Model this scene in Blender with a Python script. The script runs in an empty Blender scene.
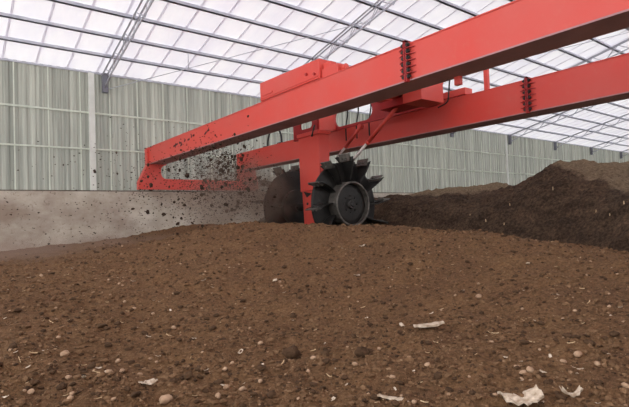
import bpy, bmesh, math, random
import numpy as np
from mathutils import Vector, Matrix, noise, Euler

random.seed(7)
rng = np.random.default_rng(11)
S = bpy.context.scene
C = bpy.data.collections.new('compost_hall')
S.collection.children.link(C)
PI = math.pi

# ------------------------------------------------------------------ camera
FPX, IW, IH = 477.3, 629.0, 407.0
YAW, PITCH, ROLL = [math.radians(a) for a in (51.736, 1.731, 2.033)]
_cy, _sy, _cp, _sp = math.cos(YAW), math.sin(YAW), math.cos(PITCH), math.sin(PITCH)
FW = Vector((_cy*_cp, _sy*_cp, _sp))
_r0 = Vector((_sy, -_cy, 0)); _u0 = _r0.cross(FW)
RT = _r0*math.cos(ROLL) - _u0*math.sin(ROLL)
UP = _u0*math.cos(ROLL) + _r0*math.sin(ROLL)
cd = bpy.data.cameras.new('camera')
cd.sensor_fit = 'HORIZONTAL'; cd.sensor_width = 36.0; cd.lens = 36.0*FPX/IW
cd.clip_start = 0.05; cd.clip_end = 500
cam = bpy.data.objects.new('camera', cd); C.objects.link(cam)
cam.matrix_world = Matrix(((RT.x, UP.x, -FW.x, 0), (RT.y, UP.y, -FW.y, 0), (RT.z, UP.z, -FW.z, 0), (0, 0, 0, 1)))
S.camera = cam

def ray(x, y):
    return FW + RT*((x-IW/2)/FPX) - UP*((y-IH/2)/FPX)
def at_dist(x, y, d):
    r = ray(x, y); return r*(d/math.hypot(r.x, r.y))

# ------------------------------------------------------------------ materials
def lin(r, g, b):
    f = lambda c: (c/12.92 if c <= .04045 else ((c+.055)/1.055)**2.4)
    return (f(r/255), f(g/255), f(b/255), 1)

class NT:
    def __init__(self, name):
        self.m = bpy.data.materials.new(name); self.m.use_nodes = True
        self.t = self.m.node_tree; self.t.nodes.clear()
        self.out = self.n('ShaderNodeOutputMaterial')
    def n(self, typ, **kw):
        nd = self.t.nodes.new(typ)
        for k, v in kw.items(): setattr(nd, k, v)
        return nd
    def l(self, a, b): self.t.links.new(a, b)
    def coord(self, which='Object', scale=(1, 1, 1)):
        tc = self.n('ShaderNodeTexCoord'); mp = self.n('ShaderNodeMapping')
        mp.inputs['Scale'].default_value = scale
        self.l(tc.outputs[which], mp.inputs['Vector']); return mp.outputs['Vector']
    def geo(self, scale=(1, 1, 1)):
        g = self.n('ShaderNodeNewGeometry'); mp = self.n('ShaderNodeMapping')
        mp.inputs['Scale'].default_value = scale
        self.l(g.outputs['Position'], mp.inputs['Vector']); return mp.outputs['Vector']
    def noise(self, vec, scale, detail=4, rough=.55):
        nd = self.n('ShaderNodeTexNoise'); nd.inputs['Scale'].default_value = scale
        nd.inputs['Detail'].default_value = detail; nd.inputs['Roughness'].default_value = rough
        self.l(vec, nd.inputs['Vector']); return nd.outputs['Fac']
    def ramp(self, fac, stops):
        nd = self.n('ShaderNodeValToRGB'); e = nd.color_ramp.elements
        while len(e) < len(stops): e.new(.5)
        for i, (p, c) in enumerate(stops): e[i].position = p; e[i].color = c
        self.l(fac, nd.inputs['Fac']); return nd.outputs['Color']
    def mix(self, fac, a, b, mode='MIX'):
        nd = self.n('ShaderNodeMix', data_type='RGBA', blend_type=mode)
        for s, v in ((nd.inputs['Factor'], fac), (nd.inputs['A'], a), (nd.inputs['B'], b)):
            if isinstance(v, (float, int, tuple)): s.default_value = v
            else: self.l(v, s)
        return nd.outputs['Result']
    def bump(self, h, strength, dist):
        nd = self.n('ShaderNodeBump'); nd.inputs['Strength'].default_value = strength
        nd.inputs['Distance'].default_value = dist; self.l(h, nd.inputs['Height']); return nd.outputs['Normal']
    def principled(self, col, rough=.6, metal=0, normal=None, spec=None):
        b = self.n('ShaderNodeBsdfPrincipled')
        if isinstance(col, tuple): b.inputs['Base Color'].default_value = col
        else: self.l(col, b.inputs['Base Color'])
        b.inputs['Roughness'].default_value = rough; b.inputs['Metallic'].default_value = metal
        if spec is not None: b.inputs['Specular IOR Level'].default_value = spec
        if normal is not None: self.l(normal, b.inputs['Normal'])
        self.l(b.outputs[0], self.out.inputs['Surface']); return b

M = {}
def simple(name, c1, c2, scale, rough=.6, metal=0, bump=0, bscale=40, spec=.4):
    t = NT(name); v = t.geo()
    col = t.ramp(t.noise(v, scale, 5), [(.3, c1), (.7, c2)])
    nm = t.bump(t.noise(v, bscale, 4), bump, .02) if bump else None
    t.principled(col, rough, metal, nm, spec); M[name] = t.m

def soil_mat(name, stops, pale, bstr=.9):
    t = NT(name); v = t.geo()
    n1 = t.noise(v, 1.7, 5, .65); n2 = t.noise(v, 26, 8, .76); n3 = t.noise(v, 85, 3)
    base = t.ramp(n2, stops)
    base = t.mix(.6, base, t.ramp(n1, [(.32, (.70, .65, .69, 1)), (.68, (1.2, 1.18, 1.1, 1))]), 'MULTIPLY')
    fl = t.ramp(t.noise(v, 60, 2, .5), [(.67, (0, 0, 0, 1)), (.74, (1, 1, 1, 1))])
    base = t.mix(fl, base, pale)
    h = t.mix(.45, n2, n3)
    t.principled(base, .95, 0, t.bump(h, bstr, .06), .12); M[name] = t.m

def build_materials():
    # red machine paint with faint dust and fading
    t = NT('red_paint'); v = t.geo()
    col = t.ramp(t.noise(v, .9, 5), [(.3, lin(207, 68, 58)), (.72, lin(201, 84, 75))])
    dust = t.ramp(t.noise(v, 7, 6, .65), [(.55, (0, 0, 0, 1)), (.8, (.35, .35, .35, 1))])
    col = t.mix(dust, col, lin(200, 105, 88))
    t.principled(col, .42, 0, None, .35); M['red_paint'] = t.m
    t = NT('deep_red_and_shade'); v = t.geo()
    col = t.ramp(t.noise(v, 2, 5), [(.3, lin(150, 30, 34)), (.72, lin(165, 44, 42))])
    t.principled(col, .5, 0, None, .35); M['deep_red_and_shade'] = t.m  # joint parts' own deep red; on trolley plates the shade is in this colour
    simple('dark_steel', lin(40, 38, 37), lin(58, 54, 51), 6, .5, .3, .15, 50)
    simple('rotor_steel', lin(28, 27, 26), lin(48, 45, 42), 5, .45, .3, .25, 30)
    simple('bright_steel', lin(150, 146, 140), lin(180, 176, 170), 8, .35, .6)
    simple('worn_steel', lin(70, 66, 62), lin(110, 104, 97), 9, .45, .4)
    simple('galvanised', lin(172, 173, 184), lin(196, 197, 206), 3, .55, .1)
    simple('rubber', lin(22, 22, 22), lin(36, 35, 34), 10, .6)
    simple('pale_rod', lin(205, 192, 186), lin(226, 218, 212), 8, .4, .1)
    simple('bracket_steel', lin(112, 113, 120), lin(118, 118, 126), 6, .6, .2)
    simple('rail_steel', lin(82, 72, 62), lin(112, 100, 90), 9, .6, .3)
    # concrete trough wall, splashed with soil
    t = NT('concrete'); v = t.geo()
    a = t.ramp(t.noise(v, 1.1, 8, .65), [(.3, lin(178, 168, 152)), (.55, lin(200, 192, 178)), (.75, lin(214, 207, 194))])
    st = t.ramp(t.noise(t.geo((.55, 1, .8)), .8, 6, .62), [(.40, (0, 0, 0, 1)), (.62, (.85, .85, .85, 1))])
    a = t.mix(st, a, lin(140, 122, 108))
    sp = t.ramp(t.noise(v, 9, 6, .7), [(.58, (0, 0, 0, 1)), (.68, (.75, .75, .75, 1))])
    a = t.mix(sp, a, lin(112, 94, 80))
    t.principled(a, .9, 0, t.bump(t.noise(v, 25, 6), .3, .03), .15); M['concrete'] = t.m
    simple('concrete_floor', lin(120, 112, 104), lin(150, 142, 132), 1.5, .9, 0, .3, 20, .15)
    # ribbed translucent wall sheet
    t = NT('wall_sheet'); v = t.geo((1, 1, .02))
    n = t.noise(v, 5.5, 6, .68); n2 = t.noise(t.geo(), .35, 3)
    col = t.ramp(n, [(.3, lin(120, 122, 115)), (.5, lin(158, 159, 150)), (.7, lin(186, 187, 176))])
    col = t.mix(.5, col, t.ramp(n2, [(.35, (.84, .86, .86, 1)), (.65, (1.03, 1.02, .99, 1))]), 'MULTIPLY')
    d = t.n('ShaderNodeBsdfDiffuse'); tr = t.n('ShaderNodeBsdfTranslucent'); mx = t.n('ShaderNodeMixShader')
    t.l(col, d.inputs['Color']); t.l(col, tr.inputs['Color']); mx.inputs[0].default_value = WALL_TR
    t.l(d.outputs[0], mx.inputs[1]); t.l(tr.outputs[0], mx.inputs[2]); t.l(mx.outputs[0], t.out.inputs['Surface'])
    M['wall_sheet'] = t.m
    simple('wall_strip', lin(192, 198, 184), lin(210, 215, 201), 3, .7)
    simple('white_post', lin(205, 206, 198), lin(220, 221, 214), 3, .7)
    # milky translucent roof sheet
    t = NT('roof_sheet'); v = t.geo((1, .3, .3))
    n = t.noise(v, 1.2, 5, .6)
    col = t.ramp(n, [(.3, lin(236, 234, 242)), (.7, lin(250, 249, 250))])
    d = t.n('ShaderNodeBsdfDiffuse'); tr = t.n('ShaderNodeBsdfTranslucent'); mx = t.n('ShaderNodeMixShader')
    t.l(col, d.inputs['Color']); t.l(col, tr.inputs['Color']); mx.inputs[0].default_value = ROOF_TR
    t.l(d.outputs[0], mx.inputs[1]); t.l(tr.outputs[0], mx.inputs[2]); t.l(mx.outputs[0], t.out.inputs['Surface'])
    M['roof_sheet'] = t.m
    t = NT('roof_lap')
    d = t.n('ShaderNodeBsdfDiffuse'); tr = t.n('ShaderNodeBsdfTranslucent'); mx = t.n('ShaderNodeMixShader')
    d.inputs['Color'].default_value = lin(226, 224, 228); tr.inputs['Color'].default_value = lin(240, 238, 242)
    mx.inputs[0].default_value = .8
    t.l(d.outputs[0], mx.inputs[1]); t.l(tr.outputs[0], mx.inputs[2]); t.l(mx.outputs[0], t.out.inputs['Surface'])
    M['roof_lap'] = t.m
    soil_mat('compost', [(.3, lin(66, 47, 32)), (.48, lin(112, 84, 59)), (.68, lin(140, 108, 80))], lin(168, 138, 108))
    # big heap: dark moist cut face, drier tan crust where the mesh says so
    t = NT('heap_compost'); v = t.geo()
    n1 = t.noise(v, 2.2, 4); n2 = t.noise(v, 16, 8, .7)
    dark = t.ramp(n2, [(.3, lin(50, 40, 32)), (.5, lin(86, 70, 57)), (.72, lin(122, 100, 80))])
    tan = t.ramp(n2, [(.3, lin(92, 76, 60)), (.5, lin(134, 114, 92)), (.72, lin(166, 144, 118))])
    at = t.n('ShaderNodeAttribute'); at.attribute_name = 'crust'
    ad = t.n('ShaderNodeMath', operation='ADD'); t.l(at.outputs['Fac'], ad.inputs[0])
    sb = t.n('ShaderNodeMath', operation='MULTIPLY_ADD'); t.l(n1, sb.inputs[0]); sb.inputs[1].default_value = .9; sb.inputs[2].default_value = -.45
    t.l(sb.outputs[0], ad.inputs[1])
    dark = t.mix(.75, dark, t.ramp(t.noise(t.geo((1, 1, 2.2)), 1.6, 5, .65), [(.36, (.55, .52, .52, 1)), (.66, (1.5, 1.45, 1.4, 1))]), 'MULTIPLY')
    mk = t.ramp(ad.outputs[0], [(.35, (0, 0, 0, 1)), (.65, (1, 1, 1, 1))])
    col = t.mix(mk, dark, tan)
    t.principled(col, .95, 0, t.bump(n2, 1.0, .14), .1); M['heap_compost'] = t.m
    simple('clod_dark', lin(62, 46, 34), lin(90, 68, 50), 14, .95, 0, .8, 60, .1)
    simple('clod_brown', lin(92, 68, 48), lin(132, 102, 76), 14, .95, 0, .8, 60, .1)
    simple('flying_soil', lin(46, 36, 30), lin(72, 56, 46), 14, .95, 0, .8, 60, .1)
    simple('crumb_tan', lin(128, 100, 76), lin(164, 132, 104), 20, .95, 0, .6, 60, .1)
    simple('stone', lin(146, 116, 92), lin(186, 156, 128), 18, .85, 0, .4, 50, .2)
    simple('scrap_white', lin(150, 126, 102), lin(222, 206, 186), 22, .7, 0, .4, 50, .3)
    simple('straw', lin(188, 160, 124), lin(214, 188, 152), 20, .8, 0, 0, 40, .2)
    simple('flange_paint', lin(150, 112, 114), lin(170, 130, 130), 2, .6)
    simple('black_mark', lin(60, 34, 34), lin(84, 46, 44), 30, .7)
    def dust(name, dens, col, ctr, rad, nscale):
        t = NT(name); g = t.n('ShaderNodeNewGeometry')
        sub = t.n('ShaderNodeVectorMath', operation='SUBTRACT'); t.l(g.outputs['Position'], sub.inputs[0]); sub.inputs[1].default_value = ctr
        dv = t.n('ShaderNodeVectorMath', operation='DIVIDE'); t.l(sub.outputs[0], dv.inputs[0]); dv.inputs[1].default_value = rad
        ln = t.n('ShaderNodeVectorMath', operation='LENGTH'); t.l(dv.outputs[0], ln.inputs[0])
        fo = t.n('ShaderNodeMapRange'); fo.interpolation_type = 'SMOOTHSTEP'
        fo.inputs['From Min'].default_value = .15; fo.inputs['From Max'].default_value = 1
        fo.inputs['To Min'].default_value = 1; fo.inputs['To Max'].default_value = 0
        t.l(ln.outputs['Value'], fo.inputs['Value'])
        nz = t.noise(t.geo((1, 1, 1)), nscale, 4, .6)
        nr = t.n('ShaderNodeMapRange'); nr.inputs['From Min'].default_value = .4; nr.inputs['From Max'].default_value = .62
        t.l(nz, nr.inputs['Value'])
        mu = t.n('ShaderNodeMath', operation='MULTIPLY'); t.l(fo.outputs[0], mu.inputs[0]); t.l(nr.outputs[0], mu.inputs[1])
        m2 = t.n('ShaderNodeMath', operation='MULTIPLY'); t.l(mu.outputs[0], m2.inputs[0]); m2.inputs[1].default_value = dens
        pv = t.n('ShaderNodeVolumePrincipled'); pv.inputs['Color'].default_value = col
        t.l(m2.outputs[0], pv.inputs['Density']); t.l(pv.outputs[0], t.out.inputs['Volume']); M[name] = t.m
    for k, a in DUST.items(): dust(k, *a)

WALL_TR, ROOF_TR = .12, .27
DUST = {  # name: density, colour, centre, radii, noise scale
    'spray_dust': (2.1, (.34, .26, .21, 1), (6.1, 10.5, .6), (1.9, 1.15, 1.3), 1.7),
    'ground_dust': (.4, (.42, .32, .27, 1), (2.6, 12.0, -.55), (3.6, 3.4, .5), .7),
}
build_materials()

# ------------------------------------------------------------------ helpers
class MB:
    """collects shapes into one bmesh, linked as ONE mesh object"""
    def __init__(self): self.bm = bmesh.new(); self.mi = 0
    def _mark(self, faces):
        for f in faces: f.material_index = self.mi
    def box(self, lo, hi):
        x0, y0, z0 = lo; x1, y1, z1 = hi
        v = [self.bm.verts.new(p) for p in ((x0,y0,z0),(x1,y0,z0),(x1,y1,z0),(x0,y1,z0),(x0,y0,z1),(x1,y0,z1),(x1,y1,z1),(x0,y1,z1))]
        self._mark([self.bm.faces.new([v[i] for i in q]) for q in ((0,3,2,1),(4,5,6,7),(0,1,5,4),(1,2,6,5),(2,3,7,6),(3,0,4,7))])
        return self
    def hexa(self, pts):
        v = [self.bm.verts.new(p) for p in pts]
        self._mark([self.bm.faces.new([v[i] for i in q]) for q in ((0,3,2,1),(4,5,6,7),(0,1,5,4),(1,2,6,5),(2,3,7,6),(3,0,4,7))])
        return self
    def cyl(self, a, b, r, r2=None, n=16, cap=True):
        a = Vector(a); b = Vector(b); d = (b-a).normalized(); r2 = r if r2 is None else r2
        u = d.orthogonal().normalized(); w = d.cross(u)
        A = []; B = []
        for i in range(n):
            t = 2*PI*i/n; o = u*math.cos(t)+w*math.sin(t)
            A.append(self.bm.verts.new(a+o*r)); B.append(self.bm.verts.new(b+o*r2))
        fs = []
        for i in range(n):
            j = (i+1) % n; f = self.bm.faces.new((A[i], A[j], B[j], B[i])); f.smooth = n > 6; fs.append(f)
        if cap: fs += [self.bm.faces.new(A[::-1]), self.bm.faces.new(B)]
        self._mark(fs); return self
    def tube(self, pts, r, n=8):
        P = [Vector(p) for p in pts]; rings = []
        for i, p in enumerate(P):
            d = (P[min(i+1, len(P)-1)]-P[max(i-1, 0)]).normalized()
            ref = Vector((0, 0, 1)) if abs(d.z) < .9 else Vector((1, 0, 0))
            u = d.cross(ref).normalized(); w = d.cross(u)
            rings.append([self.bm.verts.new(p+(u*math.cos(2*PI*k/n)+w*math.sin(2*PI*k/n))*r) for k in range(n)])
        fs = []
        for a, b in zip(rings, rings[1:]):
            for k in range(n):
                f = self.bm.faces.new((a[k], a[(k+1) % n], b[(k+1) % n], b[k])); f.smooth = True; fs.append(f)
        fs += [self.bm.faces.new(rings[0][::-1]), self.bm.faces.new(rings[-1])]
        self._mark(fs); return self
    def lathe(self, prof, origin, n=40, axis='Y'):
        """profile of (radius, along-axis) swept about the axis through origin"""
        ox, oy, oz = origin; rings = []
        for r, h in prof:
            rings.append([self.bm.verts.new((ox+r*math.cos(2*PI*k/n), oy+h, oz+r*math.sin(2*PI*k/n))) for k in range(n)])
        fs = []
        for a, b in zip(rings, rings[1:]):
            for k in range(n):
                f = self.bm.faces.new((a[k], b[k], b[(k+1) % n], a[(k+1) % n])); fs.append(f)
        if prof[0][0] > 0: fs.append(self.bm.faces.new(rings[0]))
        if prof[-1][0] > 0: fs.append(self.bm.faces.new(rings[-1][::-1]))
        self._mark(fs); return self
    def prism(self, poly, fn, h0, h1):
        """polygon (a,b) extruded from h0 to h1; fn(a,b,h) -> point"""
        A = [self.bm.verts.new(fn(a, b, h0)) for a, b in poly]; B = [self.bm.verts.new(fn(a, b, h1)) for a, b in poly]
        fs = [self.bm.faces.new(A), self.bm.faces.new(B[::-1])]
        for i in range(len(poly)):
            j = (i+1) % len(poly); fs.append(self.bm.faces.new((A[i], B[i], B[j], A[j])))
        self._mark(fs); return self
    def ringplate(self, outer, inner, fn, h0, h1):
        """plate with a hole: outer and inner outlines with the same number of points"""
        n = len(outer)
        vo = [[self.bm.verts.new(fn(a, b, h)) for a, b in outer] for h in (h0, h1)]
        vi = [[self.bm.verts.new(fn(a, b, h)) for a, b in inner] for h in (h0, h1)]
        fs = []
        for i in range(n):
            j = (i+1) % n
            fs += [self.bm.faces.new((vo[0][i], vo[0][j], vi[0][j], vi[0][i])), self.bm.faces.new((vo[1][j], vo[1][i], vi[1][i], vi[1][j])),
                   self.bm.faces.new((vo[0][j], vo[0][i], vo[1][i], vo[1][j])), self.bm.faces.new((vi[0][i], vi[0][j], vi[1][j], vi[1][i]))]
        self._mark(fs); return self
    def build(self, name, mats, parent=None, bevel=0, label=None, origin=None):
        bmesh.ops.recalc_face_normals(self.bm, faces=self.bm.faces)
        if origin is not None: bmesh.ops.translate(self.bm, verts=self.bm.verts, vec=-Vector(origin))
        me = bpy.data.meshes.new(name); self.bm.to_mesh(me); self.bm.free()
        for m in (mats if isinstance(mats, (list, tuple)) else [mats]): me.materials.append(M[m])
        o = bpy.data.objects.new(name, me); C.objects.link(o)
        if origin is not None: o.location = origin
        if parent is not None:
            o.parent = parent
            wp = Vector((0, 0, 0)); q = parent
            while q is not None: wp += q.location; q = q.parent
            o.location = (Vector(origin) if origin is not None else Vector((0, 0, 0))) - wp
        if bevel:
            b = o.modifiers.new('bevel', 'BEVEL'); b.width = bevel; b.segments = 2; b.limit_method = 'ANGLE'
        if label: o['label'] = label
        return o

def tag(o, label, cat, group=None, kind=None):
    o['label'] = label; o['category'] = cat
    if group: o['group'] = group
    if kind: o['kind'] = kind
    return o
def struct(o): o['kind'] = 'structure'; return o
def empty(name, loc):
    o = bpy.data.objects.new(name, None); o.empty_display_size = .2; o.location = loc; C.objects.link(o); return o

# ------------------------------------------------------------------ ground surfaces
def tps(pts):
    P = np.array(pts, float); xy = P[:, :2]; n = len(P)
    d2 = ((xy[:, None]-xy[None])**2).sum(-1); K = .5*d2*np.log(d2+1e-12)
    A = np.zeros((n+3, n+3)); A[:n, :n] = K+np.eye(n)*.02; A[:n, n] = 1; A[:n, n+1:] = xy; A[n, :n] = 1; A[n+1:, :n] = xy.T
    w = np.linalg.solve(A, np.concatenate([P[:, 2], [0, 0, 0]]))
    def f(x, y):
        x = np.asarray(x, float); y = np.asarray(y, float)
        d2 = (x[..., None]-xy[:, 0])**2+(y[..., None]-xy[:, 1])**2
        return (.5*d2*np.log(d2+1e-12))@w[:n]+w[n]+w[n+1]*x+w[n+2]*y
    return f
def P3(lst): return [tuple(at_dist(*p)) for p in lst]

bed_pts = P3([(0,407,3.2),(157,407,3.0),(314,407,2.9),(470,407,2.9),(629,407,3.0),
    (0,350,4.3),(200,350,4.1),(400,350,3.95),(629,350,3.9),
    (0,300,6.0),(130,300,6.0),(314,300,5.6),(480,300,5.4),(629,300,5.2),
    (0,275,8.5),(0,262,12),(0,251,17),(130,270,7.7),(130,250,10),(130,243,13),(127,236,17.6),
    (210,260,7.4),(210,240,9),(210,228,10.5),(210,224,18.5),
    (314,260,7.2),(314,240,8.3),(250,223.5,10.2),(314,224.5,9.6),(380,226.5,9.2),(430,228.5,8.8),
    (480,260,6.8),(480,232,8.4),(560,270,6.4),(560,247,7.6),(629,262,6.8),(600,255.5,7.2)])
bed_pts += [(0,-3,-1.4),(-5,3,-1.3),(3,-5,-1.5),(-5,17,-.9),(-5,10,-1.0),(12,-4,-1.4),(14,4,-1.45),(13,9,-1.45),(10,12,-1.25),
    (9.6,9.4,-1.15),(7.9,8.6,-1.05),(8,10,-1.0),(7.8,11.3,-.9),(10,17,-.5),(16,17,-.9),(22,14,-1.45),(20,5,-1.45),(9.4,6.2,-1.1),(10.5,3.2,-1.2)]
bed_f = tps(bed_pts)
def fbm(x, y, s, o, seed): return noise.fractal(Vector((x*s+seed, y*s-seed*.7, seed*.31)), .9, 2.1, o)
def bed_z(x, y): return float(bed_f(x, y))+.05*fbm(x, y, .9, 3, 3)+.034*fbm(x, y, 4.5, 3, 9)+.017*fbm(x, y, 14, 3, 21)

def polar_sheet(name, f, az0, az1, naz, d0, d1, nd, mat, ymax=None, crust=None, power=1.0):
    V = []; az = np.radians(np.linspace(az0, az1, naz)); base = (np.geomspace(d0, d1, nd)-d0)/(d1-d0)
    for a in az:
        dm = d1
        if ymax and math.sin(a) > 0: dm = min(d1, ymax/math.sin(a))
        for t in base:
            d = d0+(dm-d0)*t; V.append((d*math.cos(a), d*math.sin(a)))
    V = np.array(V); z0 = np.concatenate([f[0](V[i:i+20000, 0], V[i:i+20000, 1]) for i in range(0, len(V), 20000)])
    pts = [(x, y, max(-1.78, z+f[1](x, y, z))) for (x, y), z in zip(V.tolist(), z0.tolist())]
    F = [(i*nd+j, (i+1)*nd+j, (i+1)*nd+j+1, i*nd+j+1) for i in range(naz-1) for j in range(nd-1)]
    F = [q[::-1] for q in F]
    me = bpy.data.meshes.new(name); me.from_pydata(pts, [], F)
    me.polygons.foreach_set('use_smooth', [True]*len(F))
    me.materials.append(M[mat])
    if crust:
        at = me.attributes.new('crust', 'FLOAT', 'POINT'); at.data.foreach_set('value', [crust(*p) for p in pts])
    me.update()
    o = bpy.data.objects.new(name, me); C.objects.link(o); return o

bed_noise = lambda x, y, z: .05*fbm(x, y, .9, 3, 3)+.034*fbm(x, y, 4.5, 3, 9)+.017*fbm(x, y, 14, 3, 21)
bed = polar_sheet('compost_bed', (bed_f, bed_noise), -25, 135, 520, .7, 26, 420, 'compost', ymax=16.85)
tag(bed, 'wide bed of loose brown compost sloping up from the foreground to the machine', 'compost', kind='stuff')

heap_pts = P3([(556,164.5,13.3),(548,171,13.2),(538,176,13.2),(520,186.5,13.3),(511,190,13.4),(500,193,13.6),(480,196,13.9),(451,195.5,14.2),(420,197,14.5),(385,199,15.0),(365,202,15.3),(350,206,15.8),
    (582,177.5,12.6),(611,185,11.8),(629,189.5,11.3),(700,203,10.4),
    (580,168,15.0),(568,165.5,14.2),(605,168.5,17),(629,168,18.5),(700,176,18),
    (548,200,12.0),(520,208,12.2),(480,212,12.8),(430,212,13.5),(390,212,14.2),(590,208,11.2),(629,220,10.3)])
def az_pt(x, d, z):
    r = ray(x, 200); h = math.hypot(r.x, r.y); return (r.x/h*d, r.y/h*d, z)
heap_pts += [az_pt(x, d, -1.5) for x, d in ((740,8.4),(629,8.6),(560,9.9),(500,10.9),(450,11.7),(400,12.9),(375,13.6),(345,14.6))]
heap_pts += [az_pt(x, d, z) for x, d, z in ((520,15.5,.35),(480,16,-.1),(430,16.3,-.4),(385,16.8,-.7),(548,16.2,.9),(580,19,1.15),(629,22,1.3),(700,22,1.0),
    (520,19,-1.2),(450,18.5,-1.6),(385,18.8,-1.7),(580,24,-1.3),(629,26,-1.0),(700,26,-1.0),(340,17,-1.7),(760,22,-1.2),(780,14,-.9))]
heap_f = tps(heap_pts)
def heap_crust(x, y, z):
    r = Vector((x, y, z)); d = r.dot(FW); px = IW/2+FPX*r.dot(RT)/d
    dd = math.hypot(x, y)                       # dry crust on the plateau behind the cut edge
    edge = np.interp(px, [380, 450, 500, 540, 548, 556, 582, 611, 629, 700], [16.2, 15.4, 14.6, 14.0, 13.5, 13.25, 12.6, 11.8, 11.3, 10.4])
    return float(np.clip((dd-edge)*1.2+.5, 0, 1))
hn = lambda x, y, z: .13*fbm(x, y, .9, 3, 5)+.09*fbm(x, y, 2.6, 3, 15)+.035*fbm(x, y, 8, 2, 25)
heap = polar_sheet('compost_heap', (heap_f, hn), 2, 55, 320, 8.2, 26, 260, 'heap_compost', crust=heap_crust)
tag(heap, 'tall dark compost heap with tan dried top at right behind the machine', 'heap')

ridge = P3([(370,201,19),(385,199,19),(400,196.5,19),(420,192.5,19),(450,190,19),(480,187.5,19.2),(497,185,19.4),(506,186,19.6),(516,190,19.8),(535,200,20)])
low_pts = ridge+[az_pt(x, d, -1.6) for x, d in ((345,18),(345,21),(370,16.6),(400,16.4),(450,16.2),(500,16.4),(540,17),(560,20),(370,22),(400,22.4),(450,22.8),(500,23),(540,23))]
low_f = tps(low_pts)
low = polar_sheet('compost_heap', (low_f, hn), 24, 49, 120, 16.3, 23, 90, 'heap_compost', crust=lambda x, y, z: .95 if z > .8 else .25+.5*max(0, z-.2), ymax=16.9)
tag(low, 'low tan compost heap far back, left of the tall dark heap', 'heap')

mb = MB(); mb.box((-9, -20, -1.95), (66, 17.6, -1.8)); struct(mb.build('floor', 'concrete_floor'))

# ------------------------------------------------------------------ hall shell
YW, ZE, SL = 17.65, 5.40, .24          # wall plane, eave height, roof slope
X0, X1 = -8.0, 66.0
def roof_z(y): return ZE+SL*(17.5-y) if y > -1 else ZE+SL*18.5-SL*(-1-y)
mb = MB(); mb.box((X0, 16.72, -1.8), (X1, 17.5, 1.125)); struct(mb.build('wall_base', 'concrete', bevel=.015))
mb = MB(); mb.box((X0, -6.45, -1.8), (X1, -6.0, 1.15)); struct(mb.build('wall_base_right', 'concrete', bevel=.015))
mb = MB(); mb.box((X0, 16.88, 1.125), (X1, 16.94, 1.175)); mb.box((X0, 16.83, 1.125), (X1, 16.99, 1.137)); struct(mb.build('trim_1', 'rail_steel'))

def ribbed(name, along0, along1, pitch, amp, fn, mat, parent=None):
    prof = ((0, 0), (.35, 0), (.5, 1), (.85, 1)); xs = []
    n = int((along1-along0)/pitch)
    for i in range(n):
        for a, b in prof: xs.append((along0+(i+a)*pitch, b*amp))
    xs.append((along0+n*pitch, 0))
    V = []; F = []
    rows = fn(0, 0)
    for x, o in xs: V += fn(x, o)
    k = len(rows)
    for i in range(len(xs)-1):
        for j in range(k-1): F.append((i*k+j, (i+1)*k+j, (i+1)*k+j+1, i*k+j+1))
    me = bpy.data.meshes.new(name); me.from_pydata(V, [], F); me.materials.append(M[mat]); me.update()
    o = bpy.data.objects.new(name, me); C.objects.link(o); return o
struct(ribbed('wall_left', X0, X1, .245, .035, lambda x, o: [(x, YW-o, 1.0), (x, YW-o, roof_z(YW)+.02)], 'wall_sheet'))
# the far gable
struct(ribbed('wall_far', -20, YW, .245, .035, lambda y, o: [(X1-o, y, -1.8), (X1-o, y, roof_z(min(y, 17.6))-.02)], 'wall_sheet'))
# pale seam strips of the sheets and one girt along mid height
mb = MB()
k = 0; x = 1.91-.965*10
while x < X1-.5:
    mb.box((x-.02, YW-.06, 1.16), (x+.02, YW-.036, roof_z(YW)-.02)); x += .965
struct(mb.build('trim_2', 'wall_strip'))
mb = MB(); mb.box((X0, YW-.085, 3.87), (X1, YW-.045, 3.93)); struct(mb.build('trim_3', 'wall_strip'))
mb = MB(); mb.box((X0, YW-.085, 2.62), (X1, YW-.045, 2.67)); struct(mb.build('trim_60', 'wall_strip'))
mb = MB(); mb.box((X0, YW-.1, 1.15), (X1, YW-.04, 1.21)); struct(mb.build('trim_4', 'wall_strip'))
# gutter line under the eave
mb = MB(); mb.box((X0, YW-.07, roof_z(YW)-.07), (X1, YW-.02, roof_z(YW)-.01)); struct(mb.build('trim_5', 'galvanised'))

# roof sheets
V = []; F = []
ys = [17.9, -1.0, -19.5]
for yy in ys: V += [(X0, yy, roof_z(yy)+.0), (X1, yy, roof_z(yy)+.0)]
for i in range(2): F.append((2*i, 2*i+1, 2*i+3, 2*i+2))
me = bpy.data.meshes.new('ceiling'); me.from_pydata(V, [], F); me.materials.append(M['roof_sheet']); me.update()
o = bpy.data.objects.new('ceiling', me); C.objects.link(o); struct(o)
mb = MB(); x = 1.62-.925*10
while x < X1-.5:
    for (ya, yb) in ((17.75, -1.0), (-1.0, -19.0)):
        za, zb = roof_z(ya), roof_z(yb); w = .032
        mb.hexa([(x-w, ya, za-.022), (x+w, ya, za-.022), (x+w, yb, zb-.022), (x-w, yb, zb-.022), (x-w, ya, za-.006), (x+w, ya, za-.006), (x+w, yb, zb-.006), (x-w, yb, zb-.006)])
    x += .925
struct(mb.build('trim_6', 'roof_lap'))
ti = 7
yy = 16.38
while yy > -.8:
    z = roof_z(yy)-.03
    mb = MB(); mb.box((X0, yy-.03, z-.10), (X1, yy+.03, z)); mb.box((X0, yy-.03, z-.10), (X1, yy+.06, z-.085))
    struct(mb.build('trim_%d' % ti, 'galvanised')); ti += 1; yy -= 1.112

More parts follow.
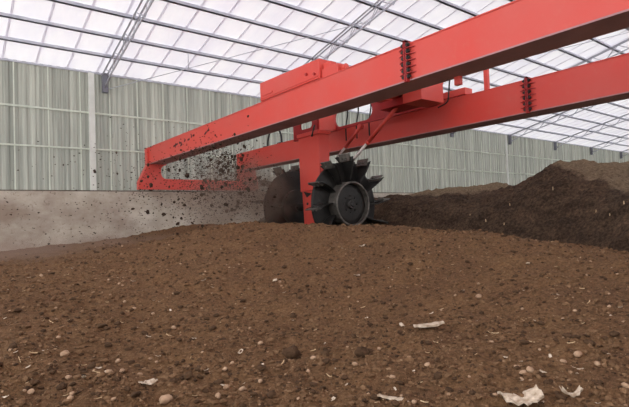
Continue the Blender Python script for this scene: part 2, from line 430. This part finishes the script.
# trusses
TX = [4.62+6.67*i for i in range(9)]
tl = ['grey lattice roof truss meeting the ribbed wall at upper left', 'grey lattice roof truss rising behind the red housing on top of the girder',
      'grey lattice roof truss crossing the gap between the two red girders', 'grey lattice roof truss ending under the far girder, right of the rotor wheels',
      'grey lattice roof truss ending on the wall left of the tall heap top', 'grey lattice roof truss ending on the wall above the left end of the tall heap',
      'grey lattice roof truss ending on the wall above the middle of the tall heap', 'farthest grey lattice roof truss, at the right edge above the tall heap',
      'grey lattice roof truss out past the right edge of the view']
for i, tx in enumerate(TX[:8]):
    r = empty('roof_truss', (tx, 17.45, ZE)); tag(r, tl[i], 'roof truss', 'roof trusses')
    yb = -.9
    zt = lambda y: roof_z(y)-.15
    zb = lambda y: roof_z(y)-.15-.30-.16*min(1, max(0, (17.4-y)/3))
    for s in (-1, 1):
        MB().tube([(tx+s*.075, 17.5, zt(17.5)), (tx+s*.075, yb, zt(yb))], .028, 6).build('top_chord', 'galvanised', r)
    MB().tube([(tx, 17.42, roof_z(17.4)-.62), (tx, 16.7, zb(16.7)), (tx, yb, zb(yb))], .034, 6).build('bottom_chord', 'galvanised', r)
    mb = MB(); y = 17.1; q = 0
    while y > yb+.6:
        for s in (-1, 1):
            a = (tx+s*.07, y, zt(y)) if q % 2 == 0 else (tx, y, zb(y)); y2 = y-.55
            b = (tx, y2, zb(y2)) if q % 2 == 0 else (tx+s*.07, y2, zt(y2))
            mb.cyl(a, b, .013, n=5)
        y -= .55; q += 1
    mb.build('lattice_webs', 'galvanised', r)
    MB().box((tx-.09, 17.38, roof_z(17.45)-.78), (tx+.09, 17.55, roof_z(17.45)-.1)).build('wall_bracket', 'bracket_steel', r, .006)
for tx in (TX[0], TX[4]):
    mb = MB(); mb.box((tx-.52, YW-.16, 1.15), (tx-.34, YW-.04, roof_z(YW)-.08)); struct(mb.build('trim_%d' % ti, 'white_post')); ti += 1
# sag rods hung under the roof
for a, b in (((TX[0]+.1, 17.3, 4.75), (TX[1]-.2, 10.9, 6.35)), ((TX[2], 12.2, 6.1), (TX[3], 5.2, 7.75))):
    mb = MB(); mb.tube([a, b], .013, 6); struct(mb.build('trim_%d' % ti, 'galvanised')); ti += 1
a, b = Vector((TX[0]+.1, 17.3, 4.75)), Vector((TX[1]-.2, 10.9, 6.35)); p = a.lerp(b, .32)
mb = MB(); mb.tube([p, (p.x, p.y, roof_z(p.y)-.03)], .012, 6); mb.cyl(p-Vector((0, 0, .03)), p+Vector((0, 0, .03)), .03, n=8)
struct(mb.build('trim_%d' % ti, 'galvanised')); ti += 1

# ------------------------------------------------------------------ the bridge of the turner
br = empty('gantry_bridge', (8.0, 16.9, 1.2))
tag(br, 'long red twin-girder bridge of the compost turner, running on the concrete wall', 'gantry bridge')
GY0 = -6.2
gA = MB()
def girder(x0, x1, z0, z1, yend):
    m = MB(); m.box((x0, GY0, z0+.02), (x1, yend, z1-.02))
    m.box((x0-.012, GY0, z1-.022), (x1+.012, yend, z1))
    return m
g1 = girder(5.87, 6.40, 2.11, 2.71, 17.0).build('girder', 'red_paint', br, .006)
g2 = girder(9.62, 10.16, 2.02, 2.72, 17.0).build('girder', 'red_paint', br, .006)
MB().box((5.858, GY0, 2.11), (6.412, 17.0, 2.132)).build('bottom_flange', 'flange_paint', g1, label='dull grey-red bottom flange')
MB().box((9.608, GY0, 2.02), (10.172, 17.0, 2.042)).build('bottom_flange', 'flange_paint', g2, label='dull grey-red bottom flange')
def joint(g, x, z0, z1, y):
    m = MB(); m.box((x-.07, y-.03, z0-.02), (x, y-.006, z1+.03)); m.box((x-.07, y+.006, z0-.02), (x, y+.03, z1+.03))
    m.box((x-.07, y-.03, z1), (x+.5, y+.03, z1+.035))
    f = m.build('joint_flange', 'deep_red_and_shade', g)
    for i in range(5):
        z = z0+.11+i*(z1-z0-.1)/5
        MB().prism([(y-.17, 0), (y+.17, 0), (y+.03, -.07), (y-.03, -.07)], lambda a, b, h: (x+b, a, h), z, z+.012).build('rib', 'deep_red_and_shade', g)
    for i in range(6):
        z = z0+.06+i*(z1-z0-.1)/5
        MB().cyl((x-.045, y-.085, z), (x-.045, y+.085, z), .02, n=6).cyl((x-.045, y-.06, z), (x-.045, y-.03, z), .036, n=6).cyl((x-.045, y+.03, z), (x-.045, y+.06, z), .036, n=6).build('bolt', 'dark_steel', g)
    return f
joint(g1, 5.858, 2.11, 2.71, 4.92); joint(g2, 9.608, 2.02, 2.72, 4.92)
# painted dark marks on the near girder
for (ya, za, yb, zb) in ((14.55,2.42,14.2,2.46),(14.4,2.36,14.36,2.5),(14.1,2.47,13.9,2.44),(14.0,2.36,13.85,2.4),(13.7,2.45,13.6,2.5),(13.45,2.46,13.3,2.47),(13.2,2.5,13.12,2.54),(13.2,2.56,13.18,2.6),(12.3,2.44,12.15,2.5),(12.12,2.5,12.0,2.55)):
    a = Vector((5.868, ya, za)); b = Vector((5.868, yb, zb)); d = (b-a).normalized(); w = d.cross(Vector((1, 0, 0)))*.028
    m = MB().hexa([a-w+Vector((-.004,0,0)), b-w+Vector((-.004,0,0)), b+w+Vector((-.004,0,0)), a+w+Vector((-.004,0,0)), a-w, b-w, b+w, a+w])
    m.build('painted_mark', 'black_mark', g1, label='small dark smeared mark on the girder face')
# end carriage on the far wall: lower bar with a leg to each girder, rounded inner corners
def fillet(cx, cz, r, a0, a1, n=6): return [(cx+r*math.cos(math.radians(a0+(a1-a0)*i/n)), cz+r*math.sin(math.radians(a0+(a1-a0)*i/n))) for i in range(n+1)]
poly = [(5.55, 1.24), (10.45, 1.24), (10.45, 1.5), (10.2, 2.72), (9.62, 2.72)]
poly += [(9.62, 2.06)] + fillet(9.42, 1.82, .2, 0, -90)
poly += fillet(6.55, 1.82, .2, 270, 180)+fillet(6.55, 1.92, .2, 180, 90)+[(6.55, 2.16), (6.4, 2.2), (6.4, 2.71), (5.86, 2.71), (5.86, 2.11), (5.55, 1.5)]
MB().prism(poly, lambda a, b, h: (a*.985+.03, h, b-.03), 16.78, 17.04).build('end_carriage', 'red_paint', br)
for wx in (5.95, 10.0):
    MB().cyl((wx, 16.84, 1.305), (wx, 16.98, 1.305), .13, n=24).build('wheel', 'dark_steel', br)
# posts, stub and cable on the far girder
MB().box((9.66, 5.85, 2.72), (9.74, 5.95, 3.3)).build('post', 'red_paint', br, .005)
MB().box((6.32, 4.3, 1.98), (6.40, 4.4, 2.12)).build('stub_bracket', 'red_paint', br, .005)
def hose_pts(P, n=10):
    P = [Vector(p) for p in P]; out = []
    Q = [P[0]*2-P[1]]+P+[P[-1]*2-P[-2]]
    for i in range(1, len(Q)-2):
        for k in range(n):
            t = k/n; a, b, c, d = Q[i-1], Q[i], Q[i+1], Q[i+2]
            out.append(.5*((2*b)+(c-a)*t+(2*a-5*b+4*c-d)*t*t+(3*b-a-3*c+d)*t**3))
    out.append(P[-1]); return out
MB().tube(hose_pts([(9.9, 15.3, 2.7), (9.9, 15.28, 3.0), (9.9, 15.05, 3.36), (9.9, 14.65, 3.4), (9.9, 14.4, 3.1), (9.9, 14.35, 2.7)]), .036).build('cable_loop', 'rubber', br)
MB().box((9.75, 15.2, 2.72), (10.0, 15.4, 2.79)).build('cable_clamp', 'dark_steel', br)
MB().box((9.75, 14.25, 2.72), (10.0, 14.45, 2.79)).build('cable_clamp', 'dark_steel', br)

# ------------------------------------------------------------------ trolley with mast and rotor wheels
AX, AZ = 7.8, .305
tr = empty('turner_trolley', (AX, 9.7, AZ))
tag(tr, 'red turner trolley between the girders with a mast and two dark bladed rotor wheels', 'compost turner')
# housing over the near girder
hs = MB().prism([(7.22, 2.76), (9.42, 2.76), (9.42, 3.19), (7.22, 3.15)], lambda a, b, h: (h, a, b), 5.93, 6.22).build('top_housing', 'red_paint', tr, .012)
MB().box((5.915, 8.9, 2.86), (5.93, 9.35, 2.9)).box((5.915, 7.24, 2.80), (5.93, 9.4, 2.815)).build('housing_seam', 'red_paint', hs)
for y, z in ((7.36, 2.87), (7.62, 2.93)):
    MB().cyl((5.895, y, z), (5.935, y, z), .028, n=6).build('bolt', 'deep_red_and_shade', hs)
MB().box((5.98, 6.72, 2.76), (6.2, 7.2, 2.93)).box((6.02, 6.98, 2.93), (6.18, 7.2, 3.05)).cyl((6.1, 6.6, 2.85), (6.1, 6.72, 2.85), .06).build('motor_cover', 'red_paint', tr, .008)
for y in (7.5, 9.15):
    MB().cyl((6.02, y, 2.79), (6.18, y, 2.79), .078, n=20).build('track_wheel', 'dark_steel', tr)
# far housing
MB().box((9.75, 6.5, 2.79), (10.05, 7.6, 2.95)).build('far_housing', 'red_paint', tr, .01)
for y in (6.7, 7.4):
    MB().cyl((9.82, y, 2.795), (9.98, y, 2.795), .07, n=20).build('track_wheel', 'dark_steel', tr)
# frame across
MB().box((6.1, 7.6, 2.9), (6.3, 9.3, 3.12)).box((6.1, 8.2, 2.9), (9.9, 8.5, 3.14)).box((9.75, 7.3, 2.85), (9.95, 8.5, 3.1)).build('cross_frame', 'red_paint', tr, .01)
MB().box((6.5, 6.6, 2.3), (6.72, 10.6, 2.55)).box((6.55, 8.2, 2.5), (6.72, 8.5, 3.0)).build('frame_rail', 'red_paint', tr, .01)
# slotted web plate, seen in the gap between the girders
def rrect(y0, y1, z0, z1, r, n=8):
    out = []
    for cy, cz, a in ((y1-r, z1-r, 0), (y0+r, z1-r, 90), (y0+r, z0+r, 180), (y1-r, z0+r, 270)):
        out += [(cy+r*math.cos(math.radians(a+90*i/n)), cz+r*math.sin(math.radians(a+90*i/n))) for i in range(n+1)]
    return out
MB().ringplate(rrect(6.9, 11.2, 2.54, 3.34, .04), rrect(9.0, 10.55, 2.62, 3.14, .24), lambda a, b, h: (h, a, b), 9.18, 9.24).build('slotted_plate', 'deep_red_and_shade', tr)  # shade of the cavity put into the darker red
MB().box((9.1, 10.5, 2.54), (9.18, 11.2, 3.3)).build('lit_plate_end', 'red_paint', tr)  # brighter red piece for the lit left end of the web plate
MB().ringplate(rrect(9.55, 10.62, 2.12, 2.86, .02), rrect(9.78, 10.32, 2.38, 2.62, .1), lambda a, b, h: (h, a, b), 7.72, 7.78).box((7.78, 9.55, 2.7), (8.2, 10.62, 2.86)).build('mast_head', 'deep_red_and_shade', tr)  # shade around the head is painted in as deeper red
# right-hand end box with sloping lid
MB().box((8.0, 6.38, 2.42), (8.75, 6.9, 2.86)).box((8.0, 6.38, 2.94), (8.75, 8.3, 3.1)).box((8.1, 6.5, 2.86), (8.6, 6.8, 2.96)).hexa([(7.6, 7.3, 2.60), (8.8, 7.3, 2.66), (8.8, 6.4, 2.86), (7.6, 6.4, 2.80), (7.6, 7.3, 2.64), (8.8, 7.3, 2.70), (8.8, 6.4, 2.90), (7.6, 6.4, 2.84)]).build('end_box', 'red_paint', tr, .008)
MB().box((8.1, 6.9, 2.45), (8.7, 7.7, 2.62)).build('under_box', 'deep_red_and_shade', tr, .01)
# mast
MB().hexa([(7.6, 9.40, .74), (7.95, 9.40, .74), (7.95, 10.22, .70), (7.6, 10.22, .70), (7.6, 9.37, 2.22), (7.95, 9.37, 2.22), (7.95, 10.24, 2.22), (7.6, 10.24, 2.22)])\
    .box((7.57, 9.34, 2.14), (7.98, 10.27, 2.24)).hexa([(7.66, 9.78, -.6), (7.9, 9.78, -.6), (7.9, 10.16, -.6), (7.66, 10.16, -.6), (7.64, 9.74, .72), (7.92, 9.74, .72), (7.92, 10.2, .72), (7.64, 10.2, .72)]).build('mast', 'red_paint', tr, .008)
MB().prism([(10.1, .70), (9.78, .64), (9.98, .55)], lambda a, b, h: (h, a, b), 7.615, 7.645).cyl((7.63, 9.98, .38), (7.67, 9.98, .38), .035, n=8).build('mast_bracket', 'dark_steel', tr)
MB().box((7.95, 8.95, .95), (8.45, 9.55, 1.15)).box((8.2, 8.92, .95), (8.42, 9.06, 1.4)).box((7.9, 9.3, 1.0), (9.0, 9.5, 1.2)).hexa([(8.86, 9.3, 1.0), (9.06, 9.3, 1.0), (9.06, 9.5, 1.0), (8.86, 9.5, 1.0), (8.9, 10.15, 1.7), (9.02, 10.15, 1.7), (9.02, 10.3, 1.7), (8.9, 10.3, 1.7)]).build('lift_arm', 'dark_steel', tr, .006)
def ram(a, b, f):
    a = Vector(a); b = Vector(b); m = a.lerp(b, f)
    c = MB().cyl(b, m, .048, n=14).cyl(m, m+(a-m).normalized()*.07, .06, n=14).cyl(b+Vector((.07, 0, 0)), b-Vector((.07, 0, 0)), .06, n=12).build('hydraulic_cylinder', 'red_paint', tr)
    MB().cyl(a, m, .036, n=12).build('piston_rod', 'pale_rod', c, label='pale shiny piston rod')
ram((8.3, 8.98, 1.36), (8.3, 7.08, 2.66), .36)
ram((8.97, 10.25, 1.68), (8.97, 9.25, 2.42), .42)
MB().tube(hose_pts([(7.68, 9.62, 2.4), (7.6, 9.55, 2.32), (7.57, 9.56, 2.2), (7.57, 9.62, 2.1)]), .022).build('hose', 'rubber', tr)
MB().tube(hose_pts([(9.3, 6.95, 2.5), (9.35, 6.72, 2.6), (9.35, 6.66, 2.85), (9.35, 6.6, 3.12), (9.35, 6.35, 3.24), (9.35, 6.0, 3.2)]), .018).build('hose', 'rubber', tr)
for i, yy in enumerate((9.25, 9.75, 10.2)):
    MB().tube(hose_pts([(9.3, yy, 2.2), (9.32, yy+.02, 2.6), (9.34, yy-.05, 2.95), (9.2, yy-.2, 3.2)]), .02).build('hose', 'rubber', tr)
MB().cyl((AX, 8.42, AZ), (AX, 11.1, AZ), .11, n=24).build('axle', 'dark_steel', tr)

def rotor(yc, s, phase):
    """bladed wheel; s = -1: open side towards -Y"""
    Y = lambda h: s*h
    r = MB().lathe([(.0, Y(.13)), (.40, Y(.13)), (.492, Y(.11)), (.492, Y(-.26)), (.0, Y(-.26))][::1], (AX, yc, AZ), 48)
    w = r.build('rotor_wheel', 'rotor_steel', tr, .004)
    MB().lathe([(.495, Y(.1)), (.495, Y(.24)), (.505, Y(.25)), (.53, Y(.25)), (.54, Y(.24)), (.54, Y(-.05)), (.495, Y(-.05))], (AX, yc, AZ), 48).build('rim_ring', 'worn_steel', w, label='worn bright steel ring')
    MB().lathe([(.4, Y(-.06)), (1.0, Y(-.06)), (1.03, Y(-.075)), (1.03, Y(-.1)), (1.0, Y(-.115)), (.4, Y(-.115))], (AX, yc, AZ), 64).build('back_disc', 'rotor_steel', w)
    hb = MB().lathe([(.0, Y(.22)), (.055, Y(.22)), (.07, Y(.20)), (.10, Y(.19)), (.13, Y(.132)), (.0, Y(.132))], (AX, yc, AZ), 24)
    hb.build('hub_cap', 'dark_steel', w)
    for k in range(8):
        t = 2*PI*k/8; p = (AX+.2*math.cos(t), yc, AZ+.2*math.sin(t))
        MB().cyl((p[0], yc+Y(.125), p[2]), (p[0], yc+Y(.155), p[2]), .022, n=6).build('bolt', 'dark_steel', w)
    for k in range(12):
        t = phase+2*PI*k/12
        er = Vector((math.cos(t), 0, math.sin(t))); et = Vector((-math.sin(t), 0, math.cos(t))); ey = Vector((0, s, 0)); c = Vector((AX, yc, AZ))
        m = MB()
        # dished paddle: rows along the radius, columns across the axle direction, curved in the turning direction
        R = [.53, .62, .74, .88, 1.02, 1.12]; n = 5; top = []; bot = []
        for r_ in R:
            f = (r_-.53)/.59; h0, h1 = -.06-.12*f, .12+.27*f; cup = .14*f*f; ta = []; tb = []
            for j in range(n):
                u = j/(n-1); h = h0+(h1-h0)*u; off = cup+.05*f*(1-4*(u-.5)**2)*-1
                p = c+er*r_+ey*h+et*off; ta.append(m.bm.verts.new(p+et*.009)); tb.append(m.bm.verts.new(p-et*.009))
            top.append(ta); bot.append(tb)
        for i in range(len(R)-1):
            for j in range(n-1):
                a = m.bm.faces.new((top[i][j], top[i+1][j], top[i+1][j+1], top[i][j+1])); b = m.bm.faces.new((bot[i][j], bot[i][j+1], bot[i+1][j+1], bot[i+1][j]))
                a.smooth = b.smooth = True
            m.bm.faces.new((top[i][0], bot[i][0], bot[i+1][0], top[i+1][0])); m.bm.faces.new((top[i][-1], top[i+1][-1], bot[i+1][-1], bot[i][-1]))
        m.bm.faces.new([v for v in top[-1]]+[v for v in bot[-1][::-1]]); m.bm.faces.new([v for v in top[0][::-1]]+[v for v in bot[0]])
        # bolted wear tip at the outer edge
        m.mi = 1
        def q(r_, h, o): return c+er*r_+ey*h+et*o
        m.hexa([q(1.02,-.06,.10), q(1.02,.26,.10), q(1.02,.26,.15), q(1.02,-.06,.15), q(1.21,-.09,.15), q(1.21,.29,.15), q(1.2,.29,.175), q(1.2,-.09,.175)])
        m.cyl(q(1.08, .03, .08), q(1.08, .03, .19), .022, n=6); m.cyl(q(1.08, .16, .08), q(1.08, .16, .19), .022, n=6)
        m.build('blade', ['rotor_steel', 'worn_steel'], w)
rotor(8.62, -1, math.radians(88))
rotor(10.85, 1, math.radians(74))

# ------------------------------------------------------------------ loose bits
def rock_mesh(name, mat, seed, sub=2, squash=(1, 1, .7), amp=.35):
    bm = bmesh.new(); bmesh.ops.create_icosphere(bm, subdivisions=sub, radius=1)
    for v in bm.verts:
        d = 1+amp*noise.noise(v.co*1.3+Vector((seed*3.1, seed, 0)))+amp*.6*noise.noise(v.co*3.1+Vector((0, seed*2.3, seed)))
        v.co = Vector((v.co.x*squash[0], v.co.y*squash[1], v.co.z*squash[2]))*d
    me = bpy.data.meshes.new(name); bm.to_mesh(me); bm.free(); me.materials.append(M[mat])
    me.polygons.foreach_set('use_smooth', [True]*len(me.polygons)); return me
def flake_mesh(name, mat, seed, ln=1.0, wd=.6, curl=.4, n=8):
    """thick crumpled scrap"""
    bm = bmesh.new(); T = []; B = []
    for i in range(n+1):
        a = []; b = []
        for j in range(5):
            u, w = i/n-.5, j/4-.5
            e = 1-.5*abs(noise.noise(Vector((u*4+seed, seed, 0)))) - .35*abs(2*u)**3
            p = Vector((u*ln, w*wd*e, curl*(u*u*1.2+.25*noise.noise(Vector((u*5, w*5, seed))))))
            a.append(bm.verts.new(p+Vector((0, 0, .03)))); b.append(bm.verts.new(p-Vector((0, 0, .03))))
        T.append(a); B.append(b)
    for i in range(n):
        for j in range(4):
            bm.faces.new((T[i][j], T[i+1][j], T[i+1][j+1], T[i][j+1])); bm.faces.new((B[i][j], B[i][j+1], B[i+1][j+1], B[i+1][j]))
        bm.faces.new((T[i][0], B[i][0], B[i+1][0], T[i+1][0])); bm.faces.new((T[i][4], T[i+1][4], B[i+1][4], B[i][4]))
    for i in (0, n):
        for j in range(4): bm.faces.new((T[i][j], T[i][j+1], B[i][j+1], B[i][j]))
    bmesh.ops.recalc_face_normals(bm, faces=bm.faces)
    me = bpy.data.meshes.new(name); bm.to_mesh(me); bm.free(); me.materials.append(M[mat]); return me
def put(name, me, loc, rot, sc):
    o = bpy.data.objects.new(name, me); C.objects.link(o); o.location = loc; o.rotation_euler = rot; o.scale = sc; return o
def hit(px, py):
    """where a line of sight meets the compost bed"""
    r = ray(px, py); k = math.hypot(r.x, r.y); d = 1.5
    while d < 25:
        p = r*(d/k)
        if p.z < bed_z(p.x, p.y): break
        d += .03
    return Vector((p.x, p.y, bed_z(p.x, p.y)))
rr = lambda: (random.uniform(-.4, .4), random.uniform(-.4, .4), random.uniform(0, 6.28))
clods = [rock_mesh('soil_clod', 'clod_dark', i, 2) for i in range(6)]
stones = [rock_mesh('pale_stone', 'stone', 20+i, 2, (1, .8, .6), .25) for i in range(5)]
scraps = [flake_mesh('white_scrap', 'scrap_white', 30+i*1.7, 1, .55, .35) for i in range(6)]
straws = [flake_mesh('straw_bit', 'straw', 50+i, 1, .12, .25) for i in range(4)]

# single pieces one can point at
spec = [
 ('white_scrap', flake_mesh('white_scrap', 'scrap_white', 3, 1, .42, .12), (429,328), .27, 'largest flat white scrap on the compost right of centre', -.75),
 ('white_scrap', scraps[1], (402,326.5), .085, 'small white scrap just left of the largest flat white scrap', 1),
 ('white_scrap', flake_mesh('white_scrap', 'scrap_white', 8, 1, .75, .55, 12), (521,404), .22, 'crumpled white scrap at the bottom edge right of centre', -.6),
 ('shell_scrap', flake_mesh('shell_scrap', 'scrap_white', 12, 1, .5, .9), (572,396), .12, 'curved pale cup-shaped scrap near the bottom right', -.7),
 ('pale_stick', flake_mesh('pale_stick', 'scrap_white', 16, 1, .28, .1), (391,401), .17, 'pale flat stick lying at the bottom edge below the middle', -1.25),
 ('white_scrap', scraps[2], (275,283), .11, 'star-like white scrap alone left of centre on the bed', .8),
 ('white_scrap', scraps[3], (357,276), .10, 'white scrap on the upper slope right of the middle', .2),
 ('white_scrap', scraps[4], (362,247), .12, 'white scrap nearest the crest below the rotor', .1),
 ('white_scrap', scraps[0], (148,385), .12, 'thin white scrap at the lower left edge of the bed', .3),
 ('soil_clod', clods[0], (292,357), .075, 'big dark clod near the bottom middle of the bed', 1),
 ('soil_clod', clods[1], (362,356), .06, 'dark clod right of the big dark clod near the bottom middle', 1),
 ('pale_stone', stones[0], (530,371), .03, 'rounded tan stone left of the cup-shaped scrap', 1),
 ('pale_stone', stones[1], (578,358), .034, 'pale stone up and right of the cup-shaped scrap', .4),
 ('pale_stone', stones[2], (166,402), .045, 'tan lump at the bottom edge at lower left', .4),
 ('pale_stone', stones[3], (65,355), .036, 'tan stone on the bed at far lower left', .4),
 ('white_scrap', scraps[5], (528,265), .09, 'small white scrap standing on the right slope below the heap', .4),
 ('pale_stone', stones[4], (479,298), .045, 'whitish pebble right of centre above the largest white scrap', .4),
]
for nm, me, (px, py), sz, lab, rz in spec:
    p = hit(px, py); th = sz*(.08 if 'scrap' in nm or 'stick' in nm else .25)
    o = put(nm, me, p+Vector((0, 0, th)), (random.uniform(-.15, .15), random.uniform(-.15, .15), rz), (sz, sz, sz))
    tag(o, lab, {'white_scrap': 'scrap', 'shell_scrap': 'scrap', 'pale_stick': 'stick', 'soil_clod': 'clod', 'pale_stone': 'stone'}[nm])
def scatter_px(n, y0=245, y1=406, bias=1.0):
    out = []
    while len(out) < n:
        px = random.uniform(-10, 639); py = y0+(y1-y0)*random.random()**bias
        if py < 232+max(0, 60-px*.5)+max(0, (px-430)*.17): continue
        out.append((px, py))
    return out
for px, py in scatter_px(90):
    p = hit(px, py); s = random.uniform(.012, .03)*(1 if random.random() < .85 else 1.5)
    tag(put('white_scrap', random.choice(scraps), p+Vector((0, 0, s*.12)), rr(), (s*1.6, s*1.6, s*1.4)), 'tiny white scrap among the small ones strewn over the compost bed', 'scrap', 'small white scraps on the bed')
for px, py in scatter_px(110):
    p = hit(px, py); s = random.uniform(.011, .028)
    tag(put('pale_stone', random.choice(stones), p+Vector((0, 0, s*.25)), rr(), (s, s, s)), 'small tan pebble among those strewn over the compost bed', 'stone', 'small tan pebbles on the bed')
for px, py in scatter_px(70):
    p = hit(px, py); s = random.uniform(.03, .07)
    tag(put('straw_bit', random.choice(straws), p+Vector((0, 0, .008)), rr(), (s, s*.7, s)), 'short pale straw among those strewn over the compost bed', 'straw', 'straw bits on the bed')
for px, py in scatter_px(110):
    p = hit(px, py); s = random.uniform(.012, .032)
    tag(put('soil_clod', random.choice(clods), p+Vector((0, 0, s*.2)), rr(), (s*1.3, s*1.1, s)), 'small dark clod among those lying over the compost bed', 'clod', 'dark clods lying on the bed')
# pale strips in the cut face of the heap
for px, py, d in ((504,226,12.0),(510,206,12.55),(553,190,12.7),(610,217,10.9),(596,213,11.1),(486,222,12.5),(624,205,10.9),(470,216,13)):
    q = at_dist(px, py, d); dd = d-1.2
    while dd < d+2.5:
        q = at_dist(px, py, dd)
        if q.z < float(heap_f(q.x, q.y))+hn(q.x, q.y, 0): break
        dd += .03
    s = random.uniform(.07, .16)
    tag(put('plastic_shred', random.choice(straws), q, (random.uniform(-.3, .3), 1.3, random.uniform(0, 1)), (s, s*1.3, s*.6)), 'pale plastic shred hanging in the dark face of the tall heap', 'shred', 'pale shreds in the heap face')

def crumbs(name, mat, n, smin, smax, seed, flat=.75):
    r = np.random.default_rng(seed)
    bm = bmesh.new(); bmesh.ops.create_icosphere(bm, subdivisions=1, radius=1); bm.verts.ensure_lookup_table()
    bv = np.array([v.co[:] for v in bm.verts]); bf = np.array([[v.index for v in f.verts] for f in bm.faces]); bm.free()
    az = np.radians(r.uniform(14, 92, n)); d = 2.2*np.exp(r.uniform(0, 1, n)*math.log(12.0/2.2))
    V = np.zeros((n, len(bv), 3)); k = 0
    for a, dd in zip(az, d):
        x, y = dd*math.cos(a), dd*math.sin(a)
        if y > 16.7: y = 16.5
        s = r.uniform(smin, smax)*(1+.12*max(0, dd-4))*r.choice([.7, 1, 1.4], p=[.5, .35, .15])
        b = bv*(1+r.uniform(-.35, .35, (len(bv), 1)))*np.array([r.uniform(.8, 1.6), r.uniform(.7, 1.2), flat])*s
        t = r.uniform(0, 6.28); cc, ss = math.cos(t), math.sin(t); b = np.stack([b[:, 0]*cc-b[:, 1]*ss, b[:, 0]*ss+b[:, 1]*cc, b[:, 2]], 1)
        V[k] = b+np.array([x, y, bed_z(x, y)+s*.2]); k += 1
    F = (bf[None]+(np.arange(n)*len(bv))[:, None, None]).reshape(-1, 3)
    me = bpy.data.meshes.new(name); me.from_pydata(V.reshape(-1, 3).tolist(), [], F.tolist()); me.materials.append(M[mat]); me.update()
    o = bpy.data.objects.new(name, me); C.objects.link(o); return o
tag(crumbs('dark_crumbs', 'clod_dark', 4500, .007, .018, 1), 'dark soil crumbs scattered over the compost bed', 'soil crumbs', kind='stuff')
tag(crumbs('brown_crumbs', 'clod_brown', 9000, .008, .02, 2), 'brown soil crumbs scattered over the compost bed', 'soil crumbs', kind='stuff')
tag(crumbs('tan_crumbs', 'crumb_tan', 1500, .005, .011, 3), 'fine tan grit scattered over the compost bed', 'grit', kind='stuff')

# soil thrown by the rotors, falling towards -X
def throw():
    v = random.uniform(1.5, 4.6) if random.random() < .25 else random.uniform(3, 7.8); e = math.radians(random.uniform(20, 76)); y = random.gauss(10.9, .6); vy = random.gauss(.25, .45)
    if random.random() < .3: v = random.uniform(3.8, 5.9); e = math.radians(random.uniform(46, 70))
    x0 = random.uniform(6.5, 7.1); z0 = random.uniform(.1, .9); vx, vz = -v*math.cos(e), v*math.sin(e)
    tm = (vz+math.sqrt(vz*vz+2*9.8*(z0+.9)))/9.8; t = random.uniform(.03, tm)
    if e > .77 and 3.8 < v < 5.9: t = min(tm, max(.05, random.gauss(.5, .14)))
    return (x0+vx*t, y+vy*t, z0+vz*t-4.9*t*t)
def flying(n):
    out = []
    while len(out) < n:
        p = throw()
        if p[0] < .1 or p[1] > 16.6 or p[2] > 2.5: continue
        if p[2] < bed_z(p[0], p[1])+.06: continue
        if p[2] > 1.9 and random.random() < .6: continue
        out.append(p)
    return out
air = [rock_mesh('flying_clod', 'flying_soil', 60+i, 2, (1.15, .9, .8), .55) for i in range(6)]
for p in flying(297):
    s = random.choice([.015, .018, .022, .026, .032, .048])*random.uniform(.8, 1.15)
    tag(put('flying_clod', random.choice(air), p, (random.uniform(0, 6.28), random.uniform(0, 6.28), random.uniform(0, 6.28)), (s*1.15, s, s)),
        'dark soil clod flying through the air left of the rotor wheels', 'clod', 'clods thrown by the rotor')
r = np.random.default_rng(5)
bm = bmesh.new(); bmesh.ops.create_icosphere(bm, subdivisions=1, radius=1); bv = np.array([v.co[:] for v in bm.verts]); bm.verts.ensure_lookup_table()
bf = np.array([[v.index for v in f.verts] for f in bm.faces]); bm.free()
fp = np.array(flying(3600)); sz = r.uniform(.006, .015, len(fp))
V = fp[:, None]+bv[None]*sz[:, None, None]*(1+r.uniform(-.4, .4, (len(fp), len(bv), 1)))*np.array([1.4, 1, .8])
F = (bf[None]+(np.arange(len(fp))*len(bv))[:, None, None]).reshape(-1, 3)
me = bpy.data.meshes.new('soil_spray'); me.from_pydata(V.reshape(-1, 3).tolist(), [], F.tolist()); me.materials.append(M['flying_soil'])
o = bpy.data.objects.new('soil_spray', me); C.objects.link(o); tag(o, 'fine soil spray hanging in the air left of the rotor wheels', 'soil spray', kind='stuff')
# dust
for nm, key, lab in (('dust_cloud', 'spray_dust', 'brown dust cloud boiling around the left rotor wheel'), ('dust_cloud', 'ground_dust', 'thin pale dust drifting low along the concrete wall at left')):
    _, _, c, rad, _ = DUST[key]
    bm = bmesh.new(); bmesh.ops.create_icosphere(bm, subdivisions=3, radius=1.02)
    for v in bm.verts: v.co = Vector((v.co.x*rad[0], v.co.y*rad[1], v.co.z*rad[2]))
    me = bpy.data.meshes.new(nm); bm.to_mesh(me); bm.free(); me.materials.append(M[key])
    o = bpy.data.objects.new(nm, me); C.objects.link(o); o.location = c; tag(o, lab, 'dust', kind='stuff')

# ------------------------------------------------------------------ light: an overcast sky over the hall, whose unseen near gable is left open to light the girders
w = bpy.data.worlds.new('overcast_sky'); S.world = w; w.use_nodes = True
bg = w.node_tree.nodes['Background']; bg.inputs['Color'].default_value = (.99, .99, 1, 1); bg.inputs['Strength'].default_value = 2.9
S.view_settings.view_transform = 'Standard'; S.view_settings.look = 'None'; S.view_settings.gamma = 1
S.view_settings.use_curve_mapping = False; S.view_settings.exposure = 0.0
S.cycles.max_bounces = 10; S.cycles.diffuse_bounces = 6; S.cycles.transmission_bounces = 8; S.cycles.volume_bounces = 2
S.cycles.use_denoising = True
